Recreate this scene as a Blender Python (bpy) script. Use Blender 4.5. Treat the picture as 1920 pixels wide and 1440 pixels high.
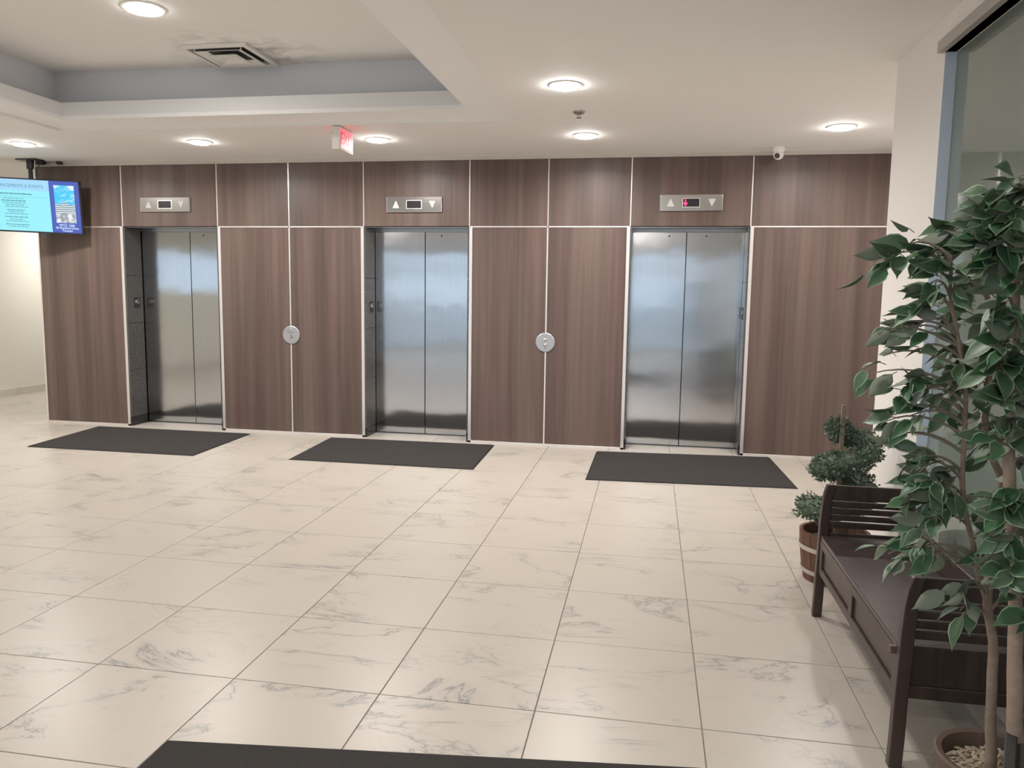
import bpy, bmesh, math, random
from mathutils import Vector, Matrix, noise as mnoise
random.seed(7)
for o in list(bpy.data.objects): bpy.data.objects.remove(o, do_unlink=True)
sc = bpy.context.scene
col = sc.collection
# ------------------------------------------------------------------ camera
CAM = Vector((0.97008, -7.68904, 1.52706))
FPX = 1459.3
RT = Vector((0.9844131, 0.17527503, 0.01447488))
UP = Vector((-0.03446268, 0.11153673, 0.99316257))
FW = Vector((-0.17246211, 0.97818108, -0.11583866))
cd = bpy.data.cameras.new('camera'); cam = bpy.data.objects.new('camera', cd); col.objects.link(cam)
cd.sensor_fit = 'HORIZONTAL'; cd.sensor_width = 36.0; cd.lens = FPX * 36.0 / 1920.0
cd.clip_start = 0.05; cd.clip_end = 300
m = Matrix((RT, UP, -FW)).transposed().to_4x4(); m.translation = CAM
cam.matrix_world = m
sc.camera = cam
# ------------------------------------------------------------------ world, exposure
w = bpy.data.worlds.new('sky'); sc.world = w; w.use_nodes = True
bg = w.node_tree.nodes['Background']
bg.inputs[0].default_value = (0.72, 0.84, 1.0, 1); bg.inputs[1].default_value = 1.55
sc.view_settings.view_transform = 'Standard'
try: sc.view_settings.look = 'None'
except Exception: pass
sc.view_settings.exposure = 0.35; sc.view_settings.gamma = 1.0
sc.view_settings.use_curve_mapping = False
DOWNLIGHT_W = 20.0
LIGHT_COL = (1.0, 0.955, 0.912)

# ------------------------------------------------------------------ helpers
W0 = {}
def link(o, parent=None):
    col.objects.link(o)
    if parent is not None: o.parent = parent
    return o
def tag(o, label=None, cat=None, group=None, kind=None):
    if label: o['label'] = label
    if cat: o['category'] = cat
    if group: o['group'] = group
    if kind: o['kind'] = kind
    return o
def empty(name, loc=(0, 0, 0), parent=None):
    o = bpy.data.objects.new(name, None); o.empty_display_size = 0.05
    base = W0[parent.name] if parent else Vector((0, 0, 0))
    o.location = Vector(loc) - base
    link(o, parent); W0[o.name] = Vector(loc); return o
class MB:
    def __init__(s, M=None): s.v = []; s.f = []; s.fm = []; s.M = M; s.cm = 0
    def add(s, vs, fs, mi=None):
        b = len(s.v)
        for p in vs:
            p = Vector(p); s.v.append(s.M @ p if s.M else p)
        for f in fs: s.f.append([i + b for i in f]); s.fm.append(s.cm if mi is None else mi)
        return s
    def box(s, x0, x1, y0, y1, z0, z1, mi=None):
        vs = [(x0,y0,z0),(x1,y0,z0),(x1,y1,z0),(x0,y1,z0),(x0,y0,z1),(x1,y0,z1),(x1,y1,z1),(x0,y1,z1)]
        return s.add(vs, [(0,3,2,1),(4,5,6,7),(0,1,5,4),(1,2,6,5),(2,3,7,6),(3,0,4,7)], mi)
    def prism(s, poly, ax, a, b, mi=None):
        # poly: list of 2-tuples, extruded along axis ax from a to b
        n = len(poly)
        def P(p, t): return {'x': (t, p[0], p[1]), 'y': (p[0], t, p[1]), 'z': (p[0], p[1], t)}[ax]
        vs = [P(p, a) for p in poly] + [P(p, b) for p in poly]
        fs = [tuple(range(n))[::-1], tuple(range(n, 2*n))] + [(i, (i+1) % n, n + (i+1) % n, n + i) for i in range(n)]
        return s.add(vs, fs, mi)
    def lathe(s, prof, c=(0,0,0), n=32, ax='z', mi=None, caps=True):
        vs = []; fs = []
        for r, h in prof:
            for i in range(n):
                a = 2*math.pi*i/n; p, q = r*math.cos(a), r*math.sin(a)
                d = {'z': (p, q, h), 'y': (p, h, q), 'x': (h, p, q)}[ax]
                vs.append((c[0]+d[0], c[1]+d[1], c[2]+d[2]))
        k = len(prof)
        for j in range(k-1):
            for i in range(n): fs.append((j*n+i, j*n+(i+1) % n, (j+1)*n+(i+1) % n, (j+1)*n+i))
        if caps:
            if prof[0][0] > 1e-6: fs.append(tuple(range(n))[::-1])
            if prof[-1][0] > 1e-6: fs.append(tuple(range((k-1)*n, k*n)))
        return s.add(vs, fs, mi)
    def tube(s, pts, rad, n=8, mi=None):
        pts = [Vector(p) for p in pts]
        if not isinstance(rad, (list, tuple)): rad = [rad]*len(pts)
        vs = []; fs = []; prev = None
        for i, p in enumerate(pts):
            t = (pts[min(i+1, len(pts)-1)] - pts[max(i-1, 0)]).normalized()
            if prev is None:
                a = Vector((0,0,1)) if abs(t.z) < .9 else Vector((1,0,0)); u = t.cross(a).normalized()
            else: u = (prev - t*prev.dot(t)).normalized()
            prev = u; w_ = t.cross(u)
            for k in range(n):
                a = 2*math.pi*k/n; vs.append(p + (u*math.cos(a) + w_*math.sin(a))*rad[i])
        for i in range(len(pts)-1):
            for k in range(n): fs.append((i*n+k, i*n+(k+1) % n, (i+1)*n+(k+1) % n, (i+1)*n+k))
        fs.append(tuple(range(n))[::-1]); fs.append(tuple(range((len(pts)-1)*n, len(pts)*n)))
        return s.add(vs, fs, mi)
    def mesh(s, name, mats, off=Vector((0,0,0)), bevel=0, smooth=False, seg=1):
        me = bpy.data.meshes.new(name)
        me.from_pydata([tuple(v - off) for v in s.v], [], s.f)
        if not isinstance(mats, (list, tuple)): mats = [mats]
        for q in mats: me.materials.append(q)
        for p, i in zip(me.polygons, s.fm): p.material_index = i
        bm = bmesh.new(); bm.from_mesh(me)
        if bevel:
            bmesh.ops.bevel(bm, geom=[e for e in bm.edges if len(e.link_faces) == 2 and e.calc_face_angle(0) > .5],
                            offset=bevel, segments=seg, profile=.6, affect='EDGES', clamp_overlap=True)
        bmesh.ops.recalc_face_normals(bm, faces=bm.faces)
        if smooth:
            for f in bm.faces: f.smooth = True
            for e in bm.edges:
                if len(e.link_faces) == 2 and e.calc_face_angle(0) > .7: e.smooth = False
        bm.to_mesh(me); bm.free(); me.update()
        return me
    def build(s, name, mats, parent=None, bevel=0, smooth=False, seg=1, loc=None):
        base = W0[parent.name] if parent else Vector((0,0,0))
        org = Vector(loc) if loc is not None else base
        o = bpy.data.objects.new(name, s.mesh(name, mats, org, bevel, smooth, seg))
        o.location = org - base
        link(o, parent); W0[o.name] = org
        return o
def bez(a, b, c, n=8):
    a, b, c = Vector(a), Vector(b), Vector(c)
    return [(1-t)**2*a + 2*t*(1-t)*b + t*t*c for t in [i/n for i in range(n+1)]]
def text_mesh(body, size, mat, M, name, parent, align='CENTER', depth=0.0006, width=1.0):
    cu = bpy.data.curves.new(name, 'FONT'); cu.body = body; cu.size = size; cu.align_x = align; cu.align_y = 'CENTER'; cu.extrude = depth
    t = bpy.data.objects.new('tmp', cu); col.objects.link(t)
    dg = bpy.context.evaluated_depsgraph_get(); dg.update()
    me = bpy.data.meshes.new_from_object(t.evaluated_get(dg)); bpy.data.objects.remove(t)
    me.transform(Matrix.Diagonal((width, 1, 1, 1)))
    me.transform(M); me.transform(Matrix.Translation(-W0[parent.name]))
    me.materials.clear(); me.materials.append(mat); me.name = name
    o = bpy.data.objects.new(name, me); link(o, parent); W0[o.name] = W0[parent.name]
    return o
# ------------------------------------------------------------------ materials
def new_mat(name):
    m = bpy.data.materials.new(name); m.use_nodes = True
    nt = m.node_tree; p = nt.nodes['Principled BSDF']
    return m, nt, p
def nd(nt, t, **kw):
    n = nt.nodes.new(t)
    for k, v in kw.items():
        if k.startswith('i_'): n.inputs[k[2:].replace('_', ' ')].default_value = v
        else: setattr(n, k, v)
    return n
def simple(name, c, rough=.5, metal=0, spec=.5, emit=None, es=0, var=0.0, vscale=8, bump=0.0, bscale=60, sheen=0):
    m, nt, p = new_mat(name)
    p.inputs['Base Color'].default_value = (*c, 1); p.inputs['Roughness'].default_value = rough
    p.inputs['Metallic'].default_value = metal; p.inputs['Specular IOR Level'].default_value = spec
    if emit: p.inputs['Emission Color'].default_value = (*emit, 1); p.inputs['Emission Strength'].default_value = es
    tc = nd(nt, 'ShaderNodeTexCoord')
    if var:
        n = nd(nt, 'ShaderNodeTexNoise'); n.inputs['Scale'].default_value = vscale; n.inputs['Detail'].default_value = 5
        nt.links.new(tc.outputs['Object'], n.inputs['Vector'])
        mx = nd(nt, 'ShaderNodeMix', data_type='RGBA')
        mx.inputs[6].default_value = (*[k*(1-var) for k in c], 1); mx.inputs[7].default_value = (*[min(1, k*(1+var)) for k in c], 1)
        nt.links.new(n.outputs['Fac'], mx.inputs[0]); nt.links.new(mx.outputs[2], p.inputs['Base Color'])
    if bump:
        n = nd(nt, 'ShaderNodeTexNoise'); n.inputs['Scale'].default_value = bscale; n.inputs['Detail'].default_value = 3
        b = nd(nt, 'ShaderNodeBump'); b.inputs['Strength'].default_value = bump; b.inputs['Distance'].default_value = .002
        nt.links.new(tc.outputs['Object'], n.inputs['Vector']); nt.links.new(n.outputs['Fac'], b.inputs['Height']); nt.links.new(b.outputs[0], p.inputs['Normal'])
    return m
def math_n(nt, op, a, b=None, clamp=False):
    n = nd(nt, 'ShaderNodeMath', operation=op, use_clamp=clamp)
    for i, x in enumerate((a, b)):
        if x is None: continue
        if isinstance(x, (int, float)): n.inputs[i].default_value = x
        else: nt.links.new(x, n.inputs[i])
    return n.outputs[0]
def rnd_coord(nt, scale=(1,1,1), rnd=(37.1, 91.7, 13.3)):
    tc = nd(nt, 'ShaderNodeTexCoord'); oi = nd(nt, 'ShaderNodeObjectInfo')
    v = nd(nt, 'ShaderNodeVectorMath', operation='SCALE'); v.inputs[0].default_value = rnd
    nt.links.new(oi.outputs['Random'], v.inputs['Scale'])
    a = nd(nt, 'ShaderNodeVectorMath', operation='ADD')
    nt.links.new(tc.outputs['Object'], a.inputs[0]); nt.links.new(v.outputs[0], a.inputs[1])
    mp = nd(nt, 'ShaderNodeVectorMath', operation='MULTIPLY'); mp.inputs[1].default_value = scale
    nt.links.new(a.outputs[0], mp.inputs[0])
    return mp.outputs[0], oi
def noise(nt, vec, scale, detail=4, rough=.5, dist=0):
    n = nd(nt, 'ShaderNodeTexNoise'); n.inputs['Scale'].default_value = scale; n.inputs['Detail'].default_value = detail
    n.inputs['Roughness'].default_value = rough; n.inputs['Distortion'].default_value = dist
    nt.links.new(vec, n.inputs['Vector']); return n.outputs['Fac']
def maprange(nt, val, a, b, c, d):
    n = nd(nt, 'ShaderNodeMapRange'); n.clamp = True
    for i, x in zip(('From Min', 'From Max', 'To Min', 'To Max'), (a, b, c, d)): n.inputs[i].default_value = x
    nt.links.new(val, n.inputs['Value']); return n.outputs[0]
def mixc(nt, fac, a, b):
    n = nd(nt, 'ShaderNodeMix', data_type='RGBA')
    for i, x in ((6, a), (7, b)):
        if isinstance(x, tuple): n.inputs[i].default_value = (*x, 1)
        else: nt.links.new(x, n.inputs[i])
    if isinstance(fac, (int, float)): n.inputs[0].default_value = fac
    else: nt.links.new(fac, n.inputs[0])
    return n.outputs[2]
def marble():
    m, nt, p = new_mat('marble_porcelain')
    v, oi = rnd_coord(nt)
    # streak direction: rotate and stretch
    mp = nd(nt, 'ShaderNodeMapping'); mp.inputs['Rotation'].default_value = (0, 0, .55); mp.inputs['Scale'].default_value = (.65, 1.5, 1)
    nt.links.new(v, mp.inputs['Vector']); vs = mp.outputs[0]
    n1 = noise(nt, vs, 1.7, 7, .62, .9); r1 = math_n(nt, 'ABSOLUTE', math_n(nt, 'SUBTRACT', n1, .5))
    l1 = maprange(nt, r1, 0.0015, 0.013, 1, 0)
    k1 = maprange(nt, noise(nt, v, 2.2, 2), .47, .60, 0, 1); l1 = math_n(nt, 'MULTIPLY', l1, k1)
    h1 = math_n(nt, 'MULTIPLY', maprange(nt, r1, 0.0, 0.045, .30, 0), k1)
    n2 = noise(nt, vs, 4.2, 8, .66, .6); r2 = math_n(nt, 'ABSOLUTE', math_n(nt, 'SUBTRACT', n2, .47))
    l2 = math_n(nt, 'MULTIPLY', maprange(nt, r2, 0.0, 0.014, .7, 0), maprange(nt, noise(nt, v, 3.4, 3), .54, .68, 0, 1))
    fac = math_n(nt, 'MAXIMUM', math_n(nt, 'MAXIMUM', l1, l2), h1)
    cl = noise(nt, v, 2.0, 3)
    base = mixc(nt, cl, (.450, .404, .354), (.488, .442, .392))
    nt.links.new(mixc(nt, math_n(nt, 'MULTIPLY', fac, .92), base, (.235, .225, .215)), p.inputs['Base Color'])
    p.inputs['Roughness'].default_value = .32; p.inputs['Specular IOR Level'].default_value = .45
    return m
def wood(name, dark, light, sx=11, sz=.5, rough=.42):
    m, nt, p = new_mat(name)
    v, oi = rnd_coord(nt, (1, 1, 1))
    def st(a, b):
        q = nd(nt, 'ShaderNodeVectorMath', operation='MULTIPLY'); q.inputs[1].default_value = (a, a, b); nt.links.new(v, q.inputs[0]); return q.outputs[0]
    broad = maprange(nt, noise(nt, st(sx, sz*.35), 1.0, 2, .5), .37, .63, 0, 1)
    mid = maprange(nt, noise(nt, st(sx*4, sz*1.4), 1.0, 4, .6), .3, .7, 0, 1)
    fine = noise(nt, st(sx*18, sz*9), 1.0, 3, .6)
    f = math_n(nt, 'ADD', math_n(nt, 'ADD', math_n(nt, 'MULTIPLY', broad, .46), math_n(nt, 'MULTIPLY', mid, .30)), math_n(nt, 'MULTIPLY', fine, .24))
    hue = maprange(nt, noise(nt, st(sx*.9, sz*.3), 1.7, 2, .5), .38, .62, 0, 1)
    l2 = (light[0]*.97, light[1]*1.01, light[2]*.97); d2 = (dark[0]*.97, dark[1]*1.01, dark[2]*.97)
    l1 = (light[0]*1.03, light[1]*.97, light[2]*.98); d1 = (dark[0]*1.04, dark[1]*.97, dark[2]*.97)
    nt.links.new(mixc(nt, f, mixc(nt, hue, d1, d2), mixc(nt, hue, l1, l2)), p.inputs['Base Color'])
    p.inputs['Roughness'].default_value = rough; p.inputs['Specular IOR Level'].default_value = .4
    b = nd(nt, 'ShaderNodeBump'); b.inputs['Strength'].default_value = .08; b.inputs['Distance'].default_value = .001
    nt.links.new(fine, b.inputs['Height']); nt.links.new(b.outputs[0], p.inputs['Normal'])
    return m
def steel_door():
    m, nt, p = new_mat('brushed_steel_door')
    v, oi = rnd_coord(nt)
    q = nd(nt, 'ShaderNodeVectorMath', operation='MULTIPLY'); q.inputs[1].default_value = (1.6, 1.6, 1.9); nt.links.new(v, q.inputs[0])
    wav = noise(nt, q.outputs[0], 1.0, 2, .45)
    g = nd(nt, 'ShaderNodeVectorMath', operation='MULTIPLY'); g.inputs[1].default_value = (160, 160, 1.5); nt.links.new(v, g.inputs[0])
    gr = noise(nt, g.outputs[0], 1.0, 2)
    p.inputs['Metallic'].default_value = 1.0
    nt.links.new(mixc(nt, gr, (.46, .46, .47), (.53, .53, .54)), p.inputs['Base Color'])
    nt.links.new(maprange(nt, gr, 0, 1, .115, .15), p.inputs['Roughness'])
    p.inputs['Anisotropic'].default_value = .85
    tg = nd(nt, 'ShaderNodeCombineXYZ'); tg.inputs[0].default_value = 1.0; nt.links.new(tg.outputs[0], p.inputs['Tangent'])
    b = nd(nt, 'ShaderNodeBump'); b.inputs['Strength'].default_value = .35; b.inputs['Distance'].default_value = .012
    nt.links.new(wav, b.inputs['Height']); nt.links.new(b.outputs[0], p.inputs['Normal'])
    return m
def granite():
    m, nt, p = new_mat('speckled_granite')
    v, oi = rnd_coord(nt)
    s = noise(nt, v, 150, 3, .7)
    nt.links.new(mixc(nt, maprange(nt, s, .42, .62, 0, 1), (.035, .034, .034), (.15, .14, .13)), p.inputs['Base Color'])
    p.inputs['Roughness'].default_value = .18
    return m
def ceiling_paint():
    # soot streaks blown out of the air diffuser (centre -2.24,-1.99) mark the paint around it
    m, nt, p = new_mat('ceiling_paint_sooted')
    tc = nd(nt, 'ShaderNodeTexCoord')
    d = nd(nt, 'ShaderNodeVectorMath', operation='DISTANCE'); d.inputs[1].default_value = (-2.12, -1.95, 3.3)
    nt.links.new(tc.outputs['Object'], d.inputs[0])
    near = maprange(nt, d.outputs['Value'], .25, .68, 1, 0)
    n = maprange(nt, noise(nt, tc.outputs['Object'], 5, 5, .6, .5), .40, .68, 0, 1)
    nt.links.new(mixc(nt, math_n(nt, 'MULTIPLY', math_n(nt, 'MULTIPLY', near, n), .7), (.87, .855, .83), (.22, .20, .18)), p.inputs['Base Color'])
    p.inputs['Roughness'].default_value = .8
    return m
def tv_photo():
    # a printed picture on the screen: blue sky with clouds over a pale building
    m, nt, p = new_mat('screen_picture')
    tc = nd(nt, 'ShaderNodeTexCoord'); sp = nd(nt, 'ShaderNodeSeparateXYZ'); nt.links.new(tc.outputs['Generated'], sp.inputs[0])
    z = sp.outputs['Z']
    mp = nd(nt, 'ShaderNodeVectorMath', operation='MULTIPLY'); mp.inputs[1].default_value = (2.2, 1, 7); nt.links.new(tc.outputs['Generated'], mp.inputs[0])
    cloud = maprange(nt, noise(nt, mp.outputs[0], 1.3, 4, .6, .4), .50, .66, 0, 1)
    sky = mixc(nt, cloud, (.02, .55, .95), (.80, .93, .98))
    fl = nd(nt, 'ShaderNodeTexWave', wave_type='BANDS', bands_direction='Z'); fl.inputs['Scale'].default_value = 6; fl.inputs['Distortion'].default_value = 2.5
    nt.links.new(tc.outputs['Generated'], fl.inputs['Vector'])
    bl = mixc(nt, fl.outputs['Fac'], (.07, .16, .22), (.80, .86, .90))
    st = mixc(nt, maprange(nt, noise(nt, mp.outputs[0], 2.5, 4), .4, .6, 0, 1), (.25, .30, .33), (.85, .86, .92))
    low = mixc(nt, math_n(nt, 'GREATER_THAN', z, .26), st, bl)
    top = nd(nt, 'ShaderNodeTexWhiteNoise', noise_dimensions='1D')
    nt.links.new(math_n(nt, 'FLOOR', math_n(nt, 'MULTIPLY', sp.outputs['X'], 6.0)), top.inputs['W'])
    edge = math_n(nt, 'ADD', math_n(nt, 'MULTIPLY', top.outputs['Value'], .08), .48)
    c = mixc(nt, math_n(nt, 'GREATER_THAN', z, edge), low, sky)
    nt.links.new(c, p.inputs['Emission Color']); p.inputs['Emission Strength'].default_value = .8
    p.inputs['Base Color'].default_value = (.02, .02, .02, 1)
    return m
def window_glass():
    m, nt, p = new_mat('clear_glazing'); nt.nodes.remove(p)
    t = nd(nt, 'ShaderNodeBsdfTransparent'); t.inputs[0].default_value = (.93, .96, .96, 1)
    g = nd(nt, 'ShaderNodeBsdfGlossy'); g.inputs['Roughness'].default_value = .02
    mx = nd(nt, 'ShaderNodeMixShader'); mx.inputs[0].default_value = .05; nt.links.new(t.outputs[0], mx.inputs[1]); nt.links.new(g.outputs[0], mx.inputs[2])
    nt.links.new(mx.outputs[0], nt.nodes['Material Output'].inputs[0])
    return m
def leaf_mat():
    m, nt, p = new_mat('leaf_green')
    v, oi = rnd_coord(nt)
    c = mixc(nt, oi.outputs['Random'], (.024, .078, .035), (.075, .155, .074))
    g = maprange(nt, noise(nt, v, 3.0, 2), .45, .62, 0, .6)
    c = mixc(nt, g, c, (.105, .138, .092))
    c = mixc(nt, maprange(nt, noise(nt, v, 55, 3), .3, .7, 0, .35), c, (.016, .05, .022))
    nt.links.new(c, p.inputs['Base Color']); p.inputs['Roughness'].default_value = .42
    return m
MARBLE = marble()
GROUT = simple('grout', (.22, .19, .165), .85)
BASET = simple('skirting_porcelain', (.66, .62, .53), .35, var=.06)
CEIL = simple('ceiling_paint', (.87, .855, .83), .8, var=.015, vscale=3)
CEILS = ceiling_paint()
COFFER = simple('coffer_white_paint', (.78, .78, .79), .7)
CEILR = simple('soffit_white_paint', (.90, .89, .885), .75)
COFFER_SHADE = simple('coffer_white_shaded', (.76, .78, .82), .75)  # white coffer paint with the upstand's bluish shade put into its colour
WALL = simple('wall_paint', (.80, .77, .74), .75, var=.01, vscale=2)
WALLC = simple('hall_wall_paint_cream', (.78, .76, .66), .75)
WALLG = simple('rear_wall_paint', (.78, .77, .76), .8)
WOOD = wood('walnut_laminate', (.072, .0475, .0400), (.157, .109, .0945), 6.5, .5)
ALU = simple('satin_aluminium', (.78, .74, .72), .35, metal=.75)
ALUF = simple('bronze_aluminium', (.40, .375, .345), .45)
CHAN = simple('ceiling_channel_paint', (.52, .48, .44), .6)
DOORS = steel_door()
STEEL = simple('polished_steel', (.66, .65, .64), .16, metal=1)
STEELD = simple('lintel_steel', (.42, .42, .43), .3, metal=1)
DARKGAP = simple('dark_gap', (.015, .015, .016), .6)
GRANITE = granite()
PLINTH = simple('black_granite_plinth', (.02, .02, .02), .25)
MAT = simple('charcoal_rib_carpet', (.040, .037, .035), .95, spec=.15, var=.35, vscale=160, bump=.6, bscale=220)
MATR = simple('black_rubber_edge', (.022, .021, .021), .8, spec=.2)
WHITEP = simple('white_plastic', (.78, .76, .72), .4)
LENS = simple('lamp_lens', (.9, .9, .85), .4, emit=(1, .955, .912), es=95)
LENSC = simple('coffer_lamp_lens', (.9, .9, .85), .4, emit=(1, .955, .912), es=28)
BLACKP = simple('black_plastic', (.018, .018, .02), .45)
TVBEZ = simple('tv_bezel', (.02, .02, .035), .3)
SCR_CY = simple('screen_cyan', (.02, .02, .02), .3, emit=(.30, .84, .93), es=.8)
SCR_HD = simple('screen_header', (.02, .02, .02), .3, emit=(.36, .68, .95), es=.8)
SCR_BL = simple('screen_blue', (.02, .02, .02), .3, emit=(.040, .085, .44), es=.85)
SCR_TX = simple('screen_text_teal', (.02, .02, .02), .3, emit=(.07, .26, .34), es=.8)
SCR_WH = simple('screen_text_white', (.02, .02, .02), .3, emit=(.78, .90, 1), es=1.0)
SCR_PH = tv_photo()
RED = simple('exit_red_face', (.42, .035, .045), .6, spec=.2, emit=(1, .13, .17), es=.75)
REDD = simple('exit_letter_red', (.22, .005, .015), .6, spec=.2, emit=(.6, .005, .03), es=.3)
LED = simple('led_red', (.3, 0, .02), .4, emit=(1, .03, .14), es=2.5)
DISP = simple('dark_display', (.022, .018, .022), .25)
LENSG = simple('indicator_lens', (.55, .54, .52), .4)
BRASS = simple('key_switch_brass', (.30, .16, .14), .3, metal=.8)
MARKS = simple('engraved_mark', (.22, .22, .23), .5, metal=.5)
ESPR = wood('espresso_stained_wood', (.028, .0185, .016), (.058, .040, .034), 20, .6, .36)
ESPS = wood('espresso_seat_wood', (.036, .025, .025), (.068, .049, .048), 20, .6, .28)
BARREL = wood('barrel_redwood', (.085, .040, .028), (.17, .085, .060), 25, 2, .7)
HOOP = simple('galvanised_hoop', (.50, .46, .42), .5, metal=.4)
SOIL = simple('dark_soil', (.05, .04, .032), .95, var=.5, vscale=40, bump=1, bscale=50)
CHIPS = simple('pale_wood_chips', (.40, .33, .25), .9, var=.45, vscale=45)
POT = simple('brown_clay_pot', (.105, .072, .055), .7, var=.15, vscale=14)
PLANT2 = simple('dark_planter', (.022, .025, .022), .5)
BARK = simple('ficus_bark', (.26, .195, .15), .9, var=.35, vscale=45, bump=.9, bscale=70)
BRANCH = simple('thin_branch', (.20, .17, .13), .85, var=.25, vscale=40)
LEAFG = leaf_mat()
LEAFC = simple('leaf_cream_margin', (.23, .32, .20), .5, var=.5, vscale=30)
LEAFU = simple('leaf_grey_underside', (.155, .185, .135), .6, var=.15, vscale=25)
TOPI = simple('topiary_leaf', (.085, .125, .082), .55, var=.5, vscale=30)
TOPI2 = simple('topiary_leaf_pale', (.17, .215, .16), .6)
STAKE = simple('weathered_stake', (.22, .17, .13), .85, var=.3, vscale=30)
GLASSP = simple('grey_green_tinted_glass', (.19, .225, .20), .03, spec=.75)
JAMB = simple('jamb_daylight_blue', (.62, .71, .84), .5)  # blue cast of the daylight on the reveal, painted into the jamb colour
CLEAR = window_glass()
PLATE = simple('grey_metal_plate', (.42, .42, .44), .38, metal=.7)
PAVE = simple('outdoor_paving', (.55, .55, .54), .9, var=.1)

# ================================================================== STRUCTURE
SX = dict(Z=-5.726, A=-4.688, B=-3.57, C=-2.762, D=-1.947, E=-0.839, F=-0.052, G=0.747, H=1.863, I=3.25)
ZJ, ZT, ZC = 2.179, 2.826, 2.86
XR, XL, YR = 2.30, -7.80, -12.0
T = 0.6; GY = -5.604
# floor: recessed grout bed with separate porcelain tiles
floor = MB().box(XL-.1, 3.4, YR-.1, 6.1, -.10, -.004).build('floor', GROUT); tag(floor, 'pale beige marble-look porcelain tile floor with grey veins', kind='structure')
tile_me = MB().box(-.298, .298, -.298, .298, -.004, 0).mesh('tile', MARBLE, bevel=.0012)
rest = MB()
cells = []
for i in range(-13, 6):
    for j in range(-11, 19):
        x, y = (i+.5)*T, GY + (j+.5)*T
        d = Vector((x, y, 0)) - CAM; z = d.dot(FW)
        vis = False; size = 0
        if z > .3:
            px, py = 960 + FPX*d.dot(RT)/z, 720 - FPX*d.dot(UP)/z
            mg = .55*FPX/z
            vis = -mg < px < 1920+mg and -mg < py < 1440+mg; size = FPX/z
        if y > .4 and (x > SX['Z'] + .0): vis = False; 
        if y > .6 and x > SX['Z']: continue
        cells.append((vis, size, x, y))
near = sorted([c for c in cells if c[0] and c[3] < 2.3], key=lambda c: -c[1])[:298]
nk = set((c[2], c[3]) for c in near)
for vis, size, x, y in cells:
    if (x, y) in nk:
        o = bpy.data.objects.new('tile', tile_me); o.location = (x, y, 0); link(o, floor)
    else: rest.box(x-.298, x+.298, y-.298, y+.298, -.004, 0)
o = rest.build('tile_field', MARBLE, floor); tag(o, kind='stuff')

# ceiling with stepped coffer
OX0, OX1, OY0, OY1 = -4.12, -.11, -7.6, -1.55
IX0, IX1, IY0, IY1 = -3.83, -.43, -7.3, -1.86
ZR, ZL, ZU, LED_D = 2.885, 3.02, 3.30, .17
def ring(mb, o, i, z0, z1):
    (a0, a1, b0, b1), (c0, c1, d0, d1) = o, i
    mb.box(a0, a1, d1, b1, z0, z1); mb.box(a0, a1, b0, d0, z0, z1); mb.box(a0, c0, d0, d1, z0, z1); mb.box(c1, a1, d0, d1, z0, z1)
mb = MB(); ring(mb, (XL-.1, 3.4, YR-.1, 6.1), (OX0, OX1, OY0, OY1), ZC, ZC+.5)
ceil = mb.build('ceiling', CEIL); tag(ceil, 'off-white plaster ceiling with a stepped rectangular coffer', kind='structure')
O = (OX0, OX1, OY0, OY1); I = (IX0, IX1, IY0, IY1); U = (IX0-LED_D, IX1+LED_D, IY0-LED_D, IY1+LED_D)
mb = MB(); ring(mb, O, I, ZR, ZR+.03); mb.build('soffit_ring', CEILR, ceil)
mb = MB(); ring(mb, (IX0-.02, IX1+.02, IY0-.02, IY1+.02), I, ZR+.03, ZL); mb.build('coffer_lip', COFFER, ceil)
mb = MB(); ring(mb, (U[0]-.03, U[1]+.03, U[2]-.03, U[3]+.03), U, ZR+.03, ZU); mb.build('coffer_upstand', COFFER_SHADE, ceil)
MB().box(U[0]-.03, U[1]+.03, U[2]-.03, U[3]+.03, ZU, ZU+.06).build('raised_panel', CEILS, ceil)

# back wall: elevator core clad in laminate panels
mb = MB()
for a, b in (('Z', 'A'), ('B', 'D'), ('E', 'G'), ('H', 'I')): mb.box(SX[a], SX[b], .02, .50, 0, ZJ)
mb.box(SX['Z'], SX['I'], .02, .50, ZJ, ZC)
for a, b in (('A', 'B'), ('D', 'E'), ('G', 'H')): mb.box(SX[a], SX[b], .36, .50, 0, ZJ)
mb.box(SX['Z'], SX['Z']+.15, .50, 6.0, 0, ZC)
wb = mb.build('wall_back', DARKGAP); tag(wb, 'elevator wall clad in walnut laminate panels with aluminium strips', kind='structure')
def panel(a, b, z0, z1):
    MB().box(a, b, 0, .02, z0, z1).build('wood_panel', WOOD, wb, bevel=.001, loc=((a+b)/2, .01, (z0+z1)/2))
def strip(x0, x1, z0, z1, y0=-.004, name='metal_strip', mt=None):
    MB().box(x0, x1, y0, .02, z0, z1).build(name, mt or ALU, wb, bevel=.001)
ks = 'ZABCDEFGHI'
h = .007
for a, b in zip(ks[:-1], ks[1:]):
    panel(SX[a]+h, SX[b]-h, ZJ+.006, ZT)
    if (a, b) not in (('A', 'B'), ('D', 'E'), ('G', 'H')):
        l = .032 if a in 'BEH' else h; r = .032 if b in 'ADG' else h
        panel(SX[a]+l, SX[b]-r, .022, ZJ-.008)
        strip(SX[a]+(.0 if a in 'BEH' else -h), SX[b]-(.0 if b in 'ADG' else -h), ZJ-.007, ZJ+.006)
        strip(SX[a], SX[b], .0, .020, -.006, 'base_strip')
for k in 'ABCDEFGH': strip(SX[k]-.0055, SX[k]+.0055, ZJ+.006, ZT, -.002)
for k in 'CF': strip(SX[k]-h, SX[k]+h, .02, ZJ-.007)
for k in 'ADG': strip(SX[k]-.031, SX[k], .0, ZJ-.007, -.006, 'edge_trim')
for k in 'BEH': strip(SX[k], SX[k]+.031, .0, ZJ-.007, -.006, 'edge_trim')
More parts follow.
